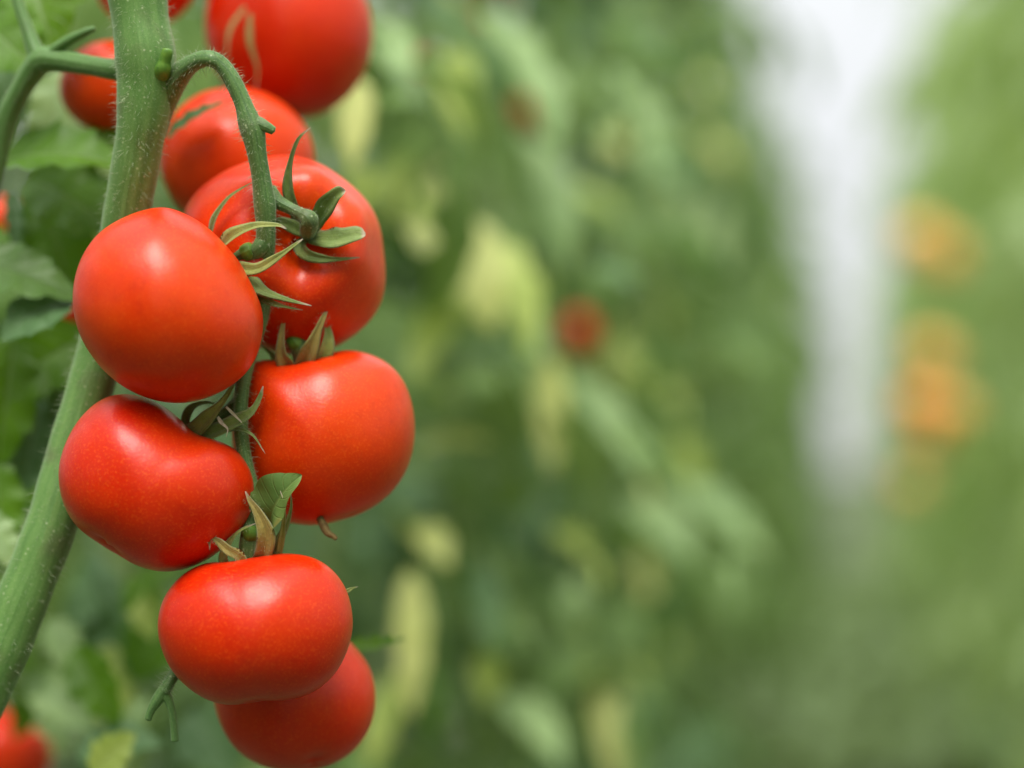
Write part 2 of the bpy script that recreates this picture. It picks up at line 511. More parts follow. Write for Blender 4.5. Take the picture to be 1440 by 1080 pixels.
def compound(seed, L=0.34, ny=8, nx=3):
    """a whole tomato leaf along +Y: arching stalk, pairs of lobed leaflets and small ones between"""
    g = np.random.default_rng(seed)
    mb = MB()
    droop = g.uniform(0.7, 1.15)
    def at(t):
        a = droop * t * 1.25
        k = droop * 1.25 / L
        return np.array([0.02 * L * math.sin(3 * t), math.sin(a) / k, -(1 - math.cos(a)) / k]), a
    pts = []
    for t in np.linspace(0, 0.93, 6):
        p, a = at(t); pts.append((*p, 0.0028 * (1 - 0.65 * t)))
    m2 = MB(); tube3(m2, pts, 5, 9, cap=False)
    mb.add(m2.v[0], m2.f, np.tile([[0.5, 0.3]], (len(m2.v[0]), 1)))
    items = []
    for t in (0.36, 0.56, 0.76):
        for sg in (-1, 1):
            items.append((t + g.uniform(-0.03, 0.03), sg, g.uniform(0.26, 0.34) * L, g.uniform(0.95, 1.25)))
    for t in (0.46, 0.66):
        for sg in (-1, 1):
            items.append((t, sg, g.uniform(0.08, 0.13) * L, g.uniform(1.1, 1.4)))
    items.append((0.92, 0, 0.36 * L, 0.0))
    for t, sg, l, out_a in items:
        p, a = at(t)
        vs, fs, uv = leaflet_grid(l, l * g.uniform(0.36, 0.56), ny, nx, seed=int(g.integers(1e6)), droop=g.uniform(0.3, 1.0), fold=g.uniform(-0.5, 0.5), ripple=0.05, lobes=4, serr=0.3, twist=g.uniform(-0.5, 0.5))
        R = Matrix.Rotation(-a * 0.9, 3, 'X') @ Matrix.Rotation(-sg * out_a, 3, 'Z') @ Matrix.Rotation(g.uniform(-0.5, 0.3), 3, 'X') @ Matrix.Rotation(g.uniform(-0.35, 0.35), 3, 'Y')
        mb.add(vs @ np.array(R).T + p, fs, uv)
    return mb

PROTO = [compound(100 + k) for k in range(6)]
PROTO_DATA = {}
def proto_mesh(k, mat):
    key = (k, mat.name)
    if key not in PROTO_DATA:
        PROTO_DATA[key] = PROTO[k].data('leaf', mat)
    return PROTO_DATA[key]

# ------------------------------------------------------------------ plant rows
TAN_VP = 465.0 / F
def row_pt(lateral, d, z=0.0):
    """point at depth d on a line parallel to the aisle, `lateral` metres right of the line through the camera"""
    return Vector((lateral + d * TAN_VP, d, z))

def leaf_spots(seed, n, zlo, zhi):
    g = np.random.default_rng(seed)
    res = []
    for i in range(n):
        z = zlo + (zhi - zlo) * (i + g.uniform(0, 1)) / n
        az = i * 2.4 + g.uniform(-0.5, 0.5)
        res.append((z, az, g.uniform(-0.25, 0.5), g.uniform(0.75, 1.15), int(g.integers(len(PROTO)))))
    return res

def row_stem(seed, top):
    g = np.random.default_rng(seed)
    mb = MB()
    pts = [(g.normal(0, 0.015), g.normal(0, 0.015), z, 0.0085 - 0.003 * z / top) for z in np.linspace(0, top, 7)]
    pts[0] = (0, 0, 0, 0.009)
    tube3(mb, pts, 8, 26, cap=True)
    return mb

STEMS = [row_stem(300 + k, 1.47) for k in range(3)]
STEM_DATA = [s.data('stem', M_RSTEM) for s in STEMS]
FOL = {}
def foliage_data(k, mat, n=26, zlo=0.24, zhi=1.50):
    key = (k, mat.name)
    if key not in FOL:
        mb = MB()
        for z, az, pit, sc, pk in leaf_spots(500 + k, n, zlo, zhi):
            R = np.array(Matrix.Rotation(az, 3, 'Z') @ Matrix.Rotation(pit, 3, 'X')) * sc
            src = PROTO[pk]
            v = np.concatenate(src.v) @ R.T + np.array([0, 0, z])
            mb.add(v, src.f, np.concatenate(src.uv))
        FOL[key] = mb.data('foliage', mat)
    return FOL[key]

ORD = ['first', 'second', 'third', 'fourth', 'fifth', 'sixth', 'seventh', 'eighth', 'ninth', 'tenth']
near_plants = []
def near_plant(lat, d, seed, label, n=20, mats=(None,), zlo=0.18, zhi=1.6, keep=None, sc0=1.0):
    root = empty('tomato_plant', row_pt(lat, d), label=label, category='tomato plant', group='tomato plants in the row behind the ripe truss')
    link('stem', STEM_DATA[seed % 3], root)
    for i, (z, az, pit, sc, pk) in enumerate(leaf_spots(900 + seed, n, zlo, zhi)):
        if -math.sin(az) > 0.45 and z > 1.05 and d < 2.4: continue      # the grower strips leaves that reach into the aisle
        o = link('leaf', proto_mesh(pk, mats[i % len(mats)]), root, (0, 0, z))
        o.rotation_euler = Matrix.Rotation(az, 3, 'Z').to_3x3().__matmul__(Matrix.Rotation(pit, 3, 'X')).to_euler()
        o.scale = (sc * sc0,) * 3
    near_plants.append((root, lat, d))
    return root

ROW_L = -0.27
nd = [1.42, 1.70, 2.0, 2.35, 2.7, 3.1, 3.5]
for i, d in enumerate(nd):
    near_plant(ROW_L - (0.14, 0.08, 0.06, 0.05, 0.04, 0.03, 0.02)[i] + random.uniform(-0.02, 0.02), d, i,
               'leafy green tomato plant, %s in the row behind the ripe truss' % ORD[i],
               30, (M_ROW, M_LEAFD, M_ROW, M_LEAFD, M_LEAFB), sc0=(.8, .8, .85, .85, .8, .8, .8)[i])
def far_plant(lat, d, k, mat, label, group, sx=0.82, sz=1.1):
    root = empty('tomato_plant', row_pt(lat, d), label=label, category='tomato plant', group=group)
    root.rotation_euler = (0, 0, random.uniform(0, 6.28))
    s = random.uniform(0.92, 1.03)
    root.scale = (s * sx, s * sx, s * sz)
    link('stem', STEM_DATA[k % 3], root)
    link('foliage', foliage_data(k % 4, mat), root)
    return root
d = 3.9; k = 0
while d < 13.6:
    far_plant(ROW_L - 0.06 + random.uniform(-0.03, 0.03), d, k, M_ROW, 'distant tomato plant farther along the same row as the ripe truss', 'distant plants in the row of the ripe truss')
    d += 0.42; k += 1
d = -1.6  # plants beside and behind the camera are unseen, added to block sky
while d < 13.6:
    far_plant(0.405 + random.uniform(-0.03, 0.03), d, k, M_ROWR, 'bright green tomato plant in the row across the aisle', 'plants in the row across the aisle', 0.82, 1.3)
    d += 0.42; k += 1
d = -1.4  # row carried on unseen past the camera to block sky from the left
while d < 9.5:
    far_plant(-1.2 + random.uniform(-0.05, 0.05), d, k, M_ROW, 'tomato plant in the row hidden behind the ripe truss and its row', 'plants in the row behind', 1.0, 1.25)
    d += 0.36; k += 1

d = -1.6  # unseen plants, added only to shade and block light from the left
while d < 0.35:
    far_plant(-0.56, d, k, M_ROW, 'tomato plant nearer the path end than the ripe truss, in its row', 'unseen plants added to block light')
    d += 0.42; k += 1

# ------------------------------------------------------------------ ground cover in the aisle
def weeds():
    g = np.random.default_rng(11)
    mb = MB()
    proto = [leaflet_grid(0.1, 0.04, 4, 1, seed=s, droop=0.6, fold=0.3, serr=0.1) for s in range(4)]
    for i in range(2300):
        lat = g.uniform(-0.75, 0.95); d = g.uniform(4.5, 14.5)
        if g.random() < 0.35: lat = g.uniform(0.2, 0.9)
        c = np.array(row_pt(lat, d, 0.0)); s = g.uniform(0.6, 1.9)
        for j in range(6):
            v, f, u = proto[int(g.integers(4))]
            R = np.array(Matrix.Rotation(g.uniform(0, 6.28), 3, 'Z') @ Matrix.Rotation(g.uniform(0.3, 1.2), 3, 'X')) * s
            mb.add(v @ R.T + c, f, u)
    o = link('ground_cover', mb.data('ground_cover', M_WEED))
    setp(o, label='low green weeds growing over the soil of the aisle', category='weeds', kind='stuff')
weeds()

# ------------------------------------------------------------------ blurred leaves that stand out in the row behind
def nearest(pt):
    return min(near_plants, key=lambda q: (q[0].location - Vector((pt.x, pt.y, 0))).length)[0]

def row_leaf(base, tip, width, nrm, mat, **kw):
    mb = MB()
    leaf_px(mb, base, tip, width, nrm, ny=14, nx=5, **kw)
    par = nearest(P(*base))
    return world_part('leaf', mb, mat, par)

BL = [
    # base px,py,depth        tip                    width  facing            material  droop
    ((562, 318, 1.36), (690, 470, 1.33), 120, (0.2, 0.9, 0.5), M_LEAFY, 0.9),
    ((655, 330, 1.40), (742, 500, 1.36), 80, (0.4, 0.7, 0.5), M_LEAFG, 0.7),
    ((640, 420, 1.36), (578, 545, 1.33), 55, (-0.2, 0.5, 0.9), M_LEAFG, 0.3),
    ((768, 500, 1.44), (776, 668, 1.42), 62, (0.1, 0.4, 0.9), M_LEAFY, 0.2),
    ((590, 628, 1.38), (690, 622, 1.36), 55, (0, 0.8, 0.6), M_LEAFY, 0.2),
    ((578, 800, 1.34), (578, 1010, 1.33), 62, (0.1, 0.4, 0.9), M_LEAFY, 0.2),
    ((560, 950, 1.36), (520, 1090, 1.34), 66, (-0.2, 0.5, 0.9), M_LEAFG, 0.3),
    ((590, 740, 1.38), (630, 800, 1.36), 60, (0.2, 0.6, 0.8), M_LEAFY, 0.3),
    ((684, 835, 1.42), (684, 915, 1.41), 55, (0.1, 0.6, 0.8), M_LEAFG, 0.2),
    ((684, 915, 1.42), (684, 990, 1.41), 55, (0.1, 0.6, 0.8), M_LEAFG, 0.2),
    ((850, 960, 1.55), (868, 1110, 1.5), 75, (0.2, 0.6, 0.8), M_LEAFY, 0.4),
    ((505, 110, 1.20), (495, 240, 1.19), 62, (0, 0.4, 0.9), M_LEAFY, 0.2),
    ((512, 235, 1.22), (505, 300, 1.20), 50, (0, 0.4, 0.9), M_LEAFG, 0.2),
    ((640, 70, 1.40), (650, 190, 1.38), 75, (0, 0.6, 0.8), M_LEAFG, 0.3),
    ((670, 10, 1.45), (790, 220, 1.40), 85, (0.3, 0.7, 0.6), M_LEAFP, 0.5),
    ((735, 185, 1.48), (800, 380, 1.44), 80, (0.3, 0.7, 0.6), M_LEAFP, 0.4),
    ((690, 390, 1.45), (765, 520, 1.42), 70, (0.2, 0.7, 0.6), M_LEAFP, 0.4),
    ((800, 530, 1.50), (905, 690, 1.46), 75, (0.3, 0.8, 0.5), M_LEAFP, 0.35),
    ((945, 675, 1.72), (1085, 800, 1.68), 78, (0.3, 0.85, 0.5), M_LEAFP, 0.25),
    ((885, 705, 1.70), (975, 800, 1.66), 95, (0.1, 0.9, 0.5), M_LEAFP, 0.5),
    ((520, 30, 1.25), (570, 120, 1.22), 90, (0.2, 0.7, 0.6), M_LEAFP, 0.3),
    ((860, 480, 1.9), (960, 620, 1.85), 90, (0.2, 0.8, 0.5), M_LEAFG, 0.4),
    ((860, 120, 1.9), (920, 260, 1.85), 100, (0.3, 0.8, 0.5), M_LEAFP, 0.4),
    ((930, 260, 2.6), (1010, 400, 2.5), 110, (0.3, 0.8, 0.5), M_ROWR, 0.4),
    ((700, 980, 1.45), (790, 1080, 1.42), 100, (0.3, 0.8, 0.5), M_LEAFP, 0.4),
]
for i, (b, t, wd, nr, mt, dr) in enumerate(BL):
    b = (b[0], b[1], b[2] * 1.06); t = (t[0], t[1], t[2] * 1.06); wd *= (1.15 if i < 3 else 0.8)
    row_leaf(b, t, wd, nr, mt, seed=700 + i, droop=dr, fold=0.35, ripple=0.03, lobes=4, serr=0.14)
# the drooping leaflets of the row's aisle face, near enough to show one by one
gl = np.random.default_rng(77)
MIXL = [M_ROW] * 6 + [M_LEAFD] * 7 + [M_LEAFB] * 3 + [M_LEAFP] * 1 + [M_LEAFG] * 2 + [M_LEAFY]
for i in range(290):
    dd = 1.5 + 2.0 * gl.random() ** 1.5
    lat = -0.27 + gl.normal(0.03, 0.075)
    px = 1185 + lat * F / dd
    py = gl.uniform(-40, 1120)
    ln = gl.uniform(0.022, 0.068) * F / dd; ang = gl.normal(0.25, 0.5)
    row_leaf((px, py, dd), (px + ln * math.sin(ang), py + ln * math.cos(ang), dd - gl.uniform(0.0, 0.03)), ln * gl.uniform(0.28, 0.46),
             (gl.normal(0.2, 0.4), gl.uniform(0.2, 1.0), gl.uniform(0.3, 0.9)), MIXL[int(gl.integers(len(MIXL)))],
             seed=2000 + i, droop=gl.uniform(0.2, 0.9), fold=gl.uniform(-0.3, 0.5), ripple=0.05, lobes=4, serr=0.34)

# ------------------------------------------------------------------ tomatoes
def ico(sub):
    import bmesh
    bm = bmesh.new()
    bmesh.ops.create_icosphere(bm, subdivisions=sub, radius=1.0)
    bm.verts.ensure_lookup_table()
    v = np.array([x.co[:] for x in bm.verts]); f = [tuple(x.index for x in fc.verts) for fc in bm.faces]
    bm.free()
    return v, f
ICO = {5: ico(5), 6: ico(6), 4: ico(4)}

def tomato_body(mb, outline, d, pole, dimple=0.2, dw=0.34, ribs=5, rib=0.02, depth=None, sub=6, seed=0, blossom=True, crease=0.0, caz=0.0):
    """outline: silhouette points in photograph pixels (seen along the view axis); the body is a closed solid
    whose thickness comes from its mean radius; pole: direction of the stalk end (right, up, towards camera)"""
    o = np.asarray(outline, float)
    # area centroid
    x, y = o[:, 0], o[:, 1]; x2, y2 = np.roll(x, -1), np.roll(y, -1)
    cr = x * y2 - x2 * y; A = cr.sum() / 2
    cx = ((x + x2) * cr).sum() / (6 * A); cy = ((y + y2) * cr).sum() / (6 * A)
    th = np.arctan2(-(y - cy), x - cx); r = np.hypot(x - cx, y - cy)
    order = np.argsort(th); th, r = th[order], r[order]
    tt = np.concatenate([th - 2 * math.pi, th, th + 2 * math.pi]); rr = np.concatenate([r, r, r])
    tg = np.linspace(-math.pi, math.pi, 361)[:-1]
    rg = np.interp(tg, tt, rr)
    ker = np.exp(-0.5 * (np.arange(-14, 15) / 4.5) ** 2); ker /= ker.sum()
    rg = np.convolve(np.concatenate([rg[-14:], rg, rg[:14]]), ker, 'valid')
    Rm = rg.mean(); Rz = depth or Rm
    n, fcs = ICO[sub]
    theta = np.arctan2(n[:, 1], n[:, 0])
    rho = np.hypot(n[:, 0], n[:, 1])
    Rt = np.interp(theta, np.append(tg, math.pi), np.append(rg, rg[0]))
    wgt = rho ** 2.2
    rad = Rz * (1 - wgt) + Rt * wgt
    pl = np.array(pole, float); pl /= np.linalg.norm(pl)
    ca = np.clip(n @ pl, -1, 1); ang = np.arccos(ca)
    e1 = np.cross(pl, [0.31, 0.2, 0.93]); e1 /= np.linalg.norm(e1); e2 = np.cross(pl, e1)
    az = np.arctan2(n @ e2, n @ e1)
    g = np.random.default_rng(seed); p0, p1 = g.uniform(0, 6.28, 2)
    lob = np.cos(ribs * az + p0) * 0.6 + np.cos((ribs + 2) * az + p1) * 0.4
    disp = -dimple * Rm * np.exp(-(ang / dw) ** 2)
    disp += 0.045 * dimple / 0.2 * Rm * np.exp(-((ang - 2.1 * dw) / (dw * 0.9)) ** 2)     # raised shoulder ring
    disp += rib * Rm * lob * np.exp(-((ang - 0.75) / 0.6) ** 2)
    if blossom:
        disp -= 0.05 * Rm * np.exp(-((math.pi - ang) / 0.2) ** 2) * (1 + 0.5 * np.cos(2 * az + p0))
    q0 = g.uniform(0, 6.28, 6)
    disp += 0.006 * Rm * (np.sin(n[:, 0] * 5 + q0[0]) * np.cos(n[:, 1] * 4 + q0[1]) + np.sin(n[:, 2] * 6 + q0[2]))
    disp -= crease * Rm * np.exp(-((ang - 0.1) / 0.55) ** 2) * np.clip(np.cos(az - caz), 0, 1) ** 14
    vis = rho ** 8                                       # leave the silhouette as it was read off
    disp = disp * (1 - 0.75 * vis)
    rad = rad + disp
    s = d / F
    c = P(cx, cy, d)
    M = np.array([RIGHT, UP, -FWD])
    mb.add((n * (rad * s)[:, None]) @ M + np.array(c), fcs, np.stack([az / 6.28 + .5, ang / math.pi], 1))
    return c, Rm * s

def sepal(mb, pts, width, nrm=(0, 0, 1), cup=0.35, thick=0.8, n=22, twist=0.0, blunt=False):
    """pts: (px, py, depth) along the middle; width in px; folded, tapering, solid"""
    c = catmull([tuple(P(*p)) for p in pts], n)
    s = pts[0][2] / F
    t = np.gradient(c, axis=0); t /= np.linalg.norm(t, axis=1)[:, None]
    hint = np.array(V(*nrm))
    vs, uv = [], []
    prof = [(-1, 0), (-0.6, 0), (-0.22, 0), (0, 0), (0.22, 0), (0.6, 0), (1, 0)]
    g = np.random.default_rng(int(abs(pts[0][0] * 7 + pts[-1][1] * 3)))
    wob = g.uniform(0, 6.28)
    for k in range(n):
        u = k / (n - 1)
        if blunt: wv = (0.62 + 0.38 * math.sin(math.pi * min(1, u * 1.2))) * (1 - max(0, (u - 0.82) / 0.18) ** 2 * 0.75)
        else: wv = (0.55 + 0.45 * math.sin(math.pi * min(1, u * 1.35 + 0.08))) * (1 - u ** 2.2) + 0.06
        hw = 0.5 * width * s * wv * (1 + 0.06 * math.sin(u * 17 + wob))
        z = hint - t[k] * (hint @ t[k]); z /= np.linalg.norm(z)
        xa = np.cross(t[k], z)
        a = twist * u
        xa, z = xa * math.cos(a) + z * math.sin(a), z * math.cos(a) - xa * math.sin(a)
        th = thick * s * (0.4 + 0.6 * wv)
        def lift(q):
            return cup * hw * q * q - 0.16 * hw * math.exp(-(q / 0.22) ** 2) + 0.10 * hw * abs(q) ** 2 * math.sin(u * 15 + wob + (1.7 if q > 0 else 0)) * (1 - u)
        for q, _ in prof:
            vs.append(c[k] + xa * q * hw + z * (lift(q) + th * 0.5 * (1.15 - q * q))); uv.append((q * .5 + .5, u))
        for q, _ in prof[::-1][1:-1]:
            vs.append(c[k] + xa * q * hw + z * (lift(q) - th * 0.5 * (1.15 - q * q))); uv.append((q * .5 + .5, u))
    m = 12
    fs = [(k * m + i, k * m + (i + 1) % m, (k + 1) * m + (i + 1) % m, (k + 1) * m + i) for k in range(n - 1) for i in range(m)]
    fs.append(tuple(range(m))[::-1]); fs.append(tuple(range((n - 1) * m, n * m)))
    mb.add(vs, fs, uv)

def make_tomato(label, outline, d, pole, mat, stalk=None, sepals=(), knob=None, group=None, **kw):
    mb = MB()
    c, R = tomato_body(mb, outline, d, pole, **kw)
    root = empty('tomato', c, label=label, category='tomato', group=group)
    world_part('fruit_body', mb, mat, root)
    if stalk:
        m2 = MB(); tube(m2, stalk, 12, rough=0.05, seed=int(stalk[0][0]))
        so_ = world_part('fruit_stalk', m2, M_STALK, root)
        m3 = MB(); hairs(m3, stalk, 220, 0.0005, 0.0022, 0.00004, int(stalk[0][1]))
        world_part('hair', m3, M_HAIR, so_, kind='stuff')
    if knob:
        m2 = MB(); tube(m2, knob, 12, rough=0.08, seed=3)
        world_part('knuckle', m2, M_KNOB, root)
    for sp in sepals:
        pts, wd, mt = sp[:3]; kk = sp[3] if len(sp) > 3 else {}
        m2 = MB(); sepal(m2, pts, wd * 1.22, **kk)
        so_ = world_part('sepal', m2, mt, root)
        if wd > 9 and d < 0.95:
            m3 = MB(); hairs(m3, [(a, b, c - 0.0003, wd * 0.33) for a, b, c in pts], 130, 0.0004, 0.0014, 0.00004, int(pts[0][1]), 0.1, 0.9)
            world_part('hair', m3, M_HAIR, so_, kind='stuff')
    return root

D1, D2, D3, D4, D5, D6 = 0.868, 0.918, 0.908, 0.880, 0.872, 0.924

T1 = [(232, 291), (200, 297), (175, 307), (140, 329), (117, 362), (106, 400), (105, 430), (114, 470), (133, 503), (160, 532), (190, 552),
      (220, 563), (252, 567), (282, 562), (320, 545), (345, 525), (360, 500), (367, 467), (367, 442), (362, 422), (347, 390), (332, 366),
      (315, 345), (295, 324), (270, 306), (247, 295)]
make_tomato('egg-shaped orange-red tomato resting against the thick stem, above the kidney-shaped one', T1, D1, (0.72, 0.30, -0.62), M_TO,
    stalk=[(374, 338, 0.879, 14), (362, 352, 0.878, 12), (345, 357, 0.880, 11), (325, 368, 0.884, 10)],
    knob=[(355, 351, 0.8775, 12.4), (349, 354, 0.878, 13.6), (343, 357, 0.8785, 12.4)],
    sepals=[
        ([(290, 342, .884), (297, 326, .882), (303, 305, .880), (320, 280, .878), (340, 265, .877), (362, 253, .876)], 10, M_SEPG, dict(nrm=(-.5, .3, .8))),
        ([(304, 356, .884), (313, 345, .878), (332, 329, .873), (360, 318, .870), (390, 317, .868), (403, 322, .868)], 18, M_SEP, dict(nrm=(0, .5, .9), cup=.5)),
        ([(322, 376, .882), (337, 378, .876), (362, 378, .872), (390, 362, .869), (412, 346, .868), (426, 336, .868)], 16, M_SEP, dict(nrm=(0, .2, 1), cup=.3)),
        ([(335, 384, .882), (349, 393, .877), (370, 409, .874), (400, 420, .873), (438, 430, .872)], 20, M_SEPG, dict(nrm=(0.1, .3, .95), cup=-.25)),
        ([(350, 404, .884), (364, 415, .878), (384, 426, .875), (405, 432, .874), (426, 436, .874)], 10, M_SEPG, dict(nrm=(0, -.3, .95))),
    ], dimple=0.16, seed=1, blossom=False)

# azimuth of the crease that runs down from the stalk end, about the pole
_pl = np.array((0.22, 0.20, 0.95)); _pl /= np.linalg.norm(_pl)
_e1 = np.cross(_pl, [0.31, 0.2, 0.93]); _e1 /= np.linalg.norm(_e1); _e2 = np.cross(_pl, _e1)
_dn = np.array((0.12, -1.0, 0.0))
CAZ2 = math.atan2(_dn @ _e2, _dn @ _e1)
T2 = [(260, 295), (275, 272), (300, 252), (345, 230), (380, 220), (405, 218), (435, 225), (465, 239), (495, 260), (520, 287), (533, 315),
      (539, 355), (542, 395), (537, 425), (520, 452), (495, 474), (465, 492), (430, 500), (390, 496), (345, 480), (300, 450), (268, 400), (256, 345)]
make_tomato('orange-red tomato showing its star of sepals and stalk face on', T2, D2, (0.22, 0.20, 0.95), M_TO,
    stalk=[(378, 268, .880, 11), (390, 283, .879, 10), (408, 293, .878, 8.5), (424, 301, .876, 9), (434, 308, .875, 13), (434, 320, .880, 12.5), (432, 334, .893, 10)],
    sepals=[
        ([(424, 318, .890), (414, 294, .884), (406, 266, .881), (408, 232, .878), (419, 197, .874), (437, 179, .872)], 15, M_SEPG, dict(nrm=(-.3, 0, 1))),
        ([(438, 322, .889), (448, 306, .884), (460, 288, .880), (474, 273, .877), (486, 268, .876)], 22, M_SEPG, dict(nrm=(.2, .2, .95), blunt=True, cup=.5)),
        ([(436, 333, .889), (452, 336, .884), (475, 336, .881), (500, 330, .880), (514, 330, .880)], 28, M_SEPG, dict(nrm=(0, .5, .85), blunt=True, cup=.2)),
        ([(428, 336, .889), (424, 348, .885), (434, 359, .882), (457, 364, .881), (480, 364, .882), (506, 362, .883)], 17, M_SEPG, dict(nrm=(-.2, -.2, .95))),
        ([(426, 328, .889), (410, 319, .886), (395, 313, .885), (378, 313, .885), (362, 322, .887)], 17, M_SEPG, dict(nrm=(0, .3, .95))),
    ], dimple=0.36, dw=0.28, rib=0.045, seed=2, crease=0.24, caz=CAZ2)

T3 = [(345, 512), (372, 503), (400, 505), (430, 505), (452, 499), (470, 494), (495, 493), (520, 500), (545, 512), (565, 532), (577, 560), (583, 595), (582, 625),
      (577, 648), (566, 672), (545, 698), (520, 716), (490, 729), (457, 737), (420, 737), (380, 725), (350, 697), (334, 660), (328, 610), (331, 560)]
make_tomato('broad orange-red tomato with upright bronze sepals, below the one with open star of sepals', T3, D3, (-0.28, 0.92, -0.16), M_TO,
    stalk=[(366, 418, .890, 13), (384, 440, .895, 11), (402, 464, .900, 10.5), (416, 480, .899, 12), (422, 492, .900, 13), (424, 518, .904, 10)],
    knob=[(410, 474, .8995, 11.5), (416, 481, .899, 13.8), (421, 488, .8995, 12)],
    sepals=[
        ([(416, 528, .899), (407, 518, .894), (396, 498, .891), (397, 465, .891), (403, 433, .893)], 21, M_SEPB, dict(nrm=(-.3, 0, 1))),
        ([(420, 528, .897), (428, 508, .891), (440, 482, .888), (452, 452, .888), (462, 432, .890)], 22, M_SEPB, dict(nrm=(.2, 0, 1), cup=.5)),
        ([(436, 526, .899), (450, 508, .895), (458, 488, .894), (460, 465, .895), (450, 446, .896), (441, 446, .896)], 20, M_SEP, dict(nrm=(.6, .1, .8), cup=.5)),
        ([(430, 490, .903), (437, 470, .901), (443, 452, .900), (434, 438, .899), (426, 431, .899)], 13, M_SEP, dict(nrm=(0, .2, 1))),
        ([(408, 522, .906), (392, 511, .904), (379, 496, .902), (364, 483, .901)], 12, M_SEPG, dict(nrm=(0, .5, .8))),
    ], dimple=0.24, dw=0.42, rib=0.03, seed=8)

T4 = [(175, 555), (200, 559), (225, 570), (250, 587), (267, 602), (282, 614), (312, 622), (337, 637), (352, 660), (358, 685), (355, 715), (345, 737),
      (325, 759), (295, 785), (262, 800), (230, 804), (200, 797), (170, 780), (140, 762), (110, 740), (92, 710), (85, 680), (85, 652), (95, 620),
      (112, 590), (135, 567), (155, 557)]
make_tomato('kidney-shaped red tomato touching the lower part of the thick stem', T4, D4, (0.52, 0.72, -0.46), M_T,
    stalk=[(341, 560, .888, 10), (325, 575, .888, 9), (308, 588, .887, 9), (290, 604, .887, 9)],
    sepals=[
        ([(262, 616, .884), (275, 606, .879), (296, 585, .875), (317, 560, .873), (333, 532, .873)], 23, M_SEP, dict(nrm=(-.2, .2, .95), cup=.4)),
        ([(272, 618, .882), (292, 611, .877), (322, 598, .874), (352, 581, .873), (365, 560, .874), (370, 543, .875)], 22, M_SEPG, dict(nrm=(-.1, .5, .85), cup=.3)),
        ([(300, 616, .882), (316, 607, .877), (334, 604, .875), (355, 612, .874), (373, 638, .874)], 10, M_SEPG, dict(nrm=(.2, .6, .7))),
        ([(262, 606, .890), (262, 588, .888), (272, 572, .886), (290, 566, .885), (306, 569, .885)], 12, M_SEPG, dict(nrm=(0, .4, .9))),
        ([(306, 586, .874), (312, 595, .872), (320, 603, .871), (318, 615, .871)], 4.5, M_DRY, dict()),
        ([(318, 572, .873), (328, 582, .872), (338, 592, .872), (343, 598, .872)], 3.5, M_DRY, dict()),
    ], dimple=0.22, dw=0.42, seed=4)

T5 = [(495, 860), (485, 825), (465, 800), (440, 785), (407, 779), (370, 779), (337, 785), (320, 789), (282, 795), (257, 810), (235, 835), (225, 860),
      (223, 885), (229, 913), (244, 943), (269, 968), (299, 985), (327, 990), (352, 987), (374, 984), (410, 982), (444, 971), (472, 946), (488, 915), (496, 885)]
make_tomato('wide flat-topped red tomato at the bottom of the cluster, in front', T5, D5, (-0.08, 0.97, -0.22), M_T,
    stalk=[(366, 706, .882, 10), (352, 735, .880, 10), (350, 750, .879, 12), (348, 770, .879, 13), (347, 795, .880, 12)],
    knob=[(352, 742, .8785, 11.5), (352, 749, .878, 14), (351, 757, .8785, 11.5)],
    sepals=[
        ([(364, 792, .872), (371, 776, .868), (374, 750, .866), (362, 720, .866), (352, 705, .867), (345, 691, .868)], 22, M_SEPB, dict(nrm=(.1, 0, 1), cup=.4)),
        ([(390, 790, .873), (394, 768, .870), (398, 740, .868), (400, 710, .867), (394, 690, .868)], 8, M_SEP, dict(nrm=(.3, 0, 1))),
        ([(378, 790, .876), (388, 765, .873), (402, 738, .872), (409, 712, .871), (408, 687, .871)], 11, M_SEPG, dict(nrm=(.5, 0, .8))),
        ([(346, 796, .868), (334, 782, .866), (320, 774, .864), (306, 761, .864), (296, 758, .864), (295, 774, .864)], 14, M_SEPB, dict(nrm=(-.2, .5, .8), cup=.4)),
        ([(318, 798, .874), (314, 784, .872), (321, 765, .871), (338, 746, .871), (362, 735, .872)], 11, M_SEP, dict(nrm=(0, .4, .9))),
        ([(478, 838, .880), (489, 831, .879), (496, 827, .879), (503, 825, .879)], 6, M_SEPG, dict()),
    ], dimple=0.18, dw=0.4, rib=0.025, seed=5)

T6 = [(302, 985), (306, 1003), (313, 1021), (333, 1052), (360, 1071), (391, 1081), (425, 1083), (458, 1077), (494, 1059), (516, 1032), (527, 1000),
      (528, 974), (519, 938), (504, 917), (485, 897), (450, 875), (410, 867), (365, 876), (325, 905), (305, 945)]
make_tomato('red tomato half hidden behind and below the wide flat-topped one', T6, D6, (-0.3, 0.8, -0.5), M_T, dimple=0.15, seed=6,
    stalk=[(352, 790, .898, 9), (362, 830, .905, 9), (375, 880, .918, 9)])

def ring(cx, cy, rx, ry, seed=0, wob=0.03, k=20):
    g = np.random.default_rng(seed); p = g.uniform(0, 6.28, 3)
    res = []
    for i in range(k):
        a = 2 * math.pi * i / k
        m = 1 + wob * (math.sin(2 * a + p[0]) + 0.6 * math.sin(3 * a + p[1]))
        res.append((cx + rx * m * math.cos(a), cy - ry * m * math.sin(a)))
    return res

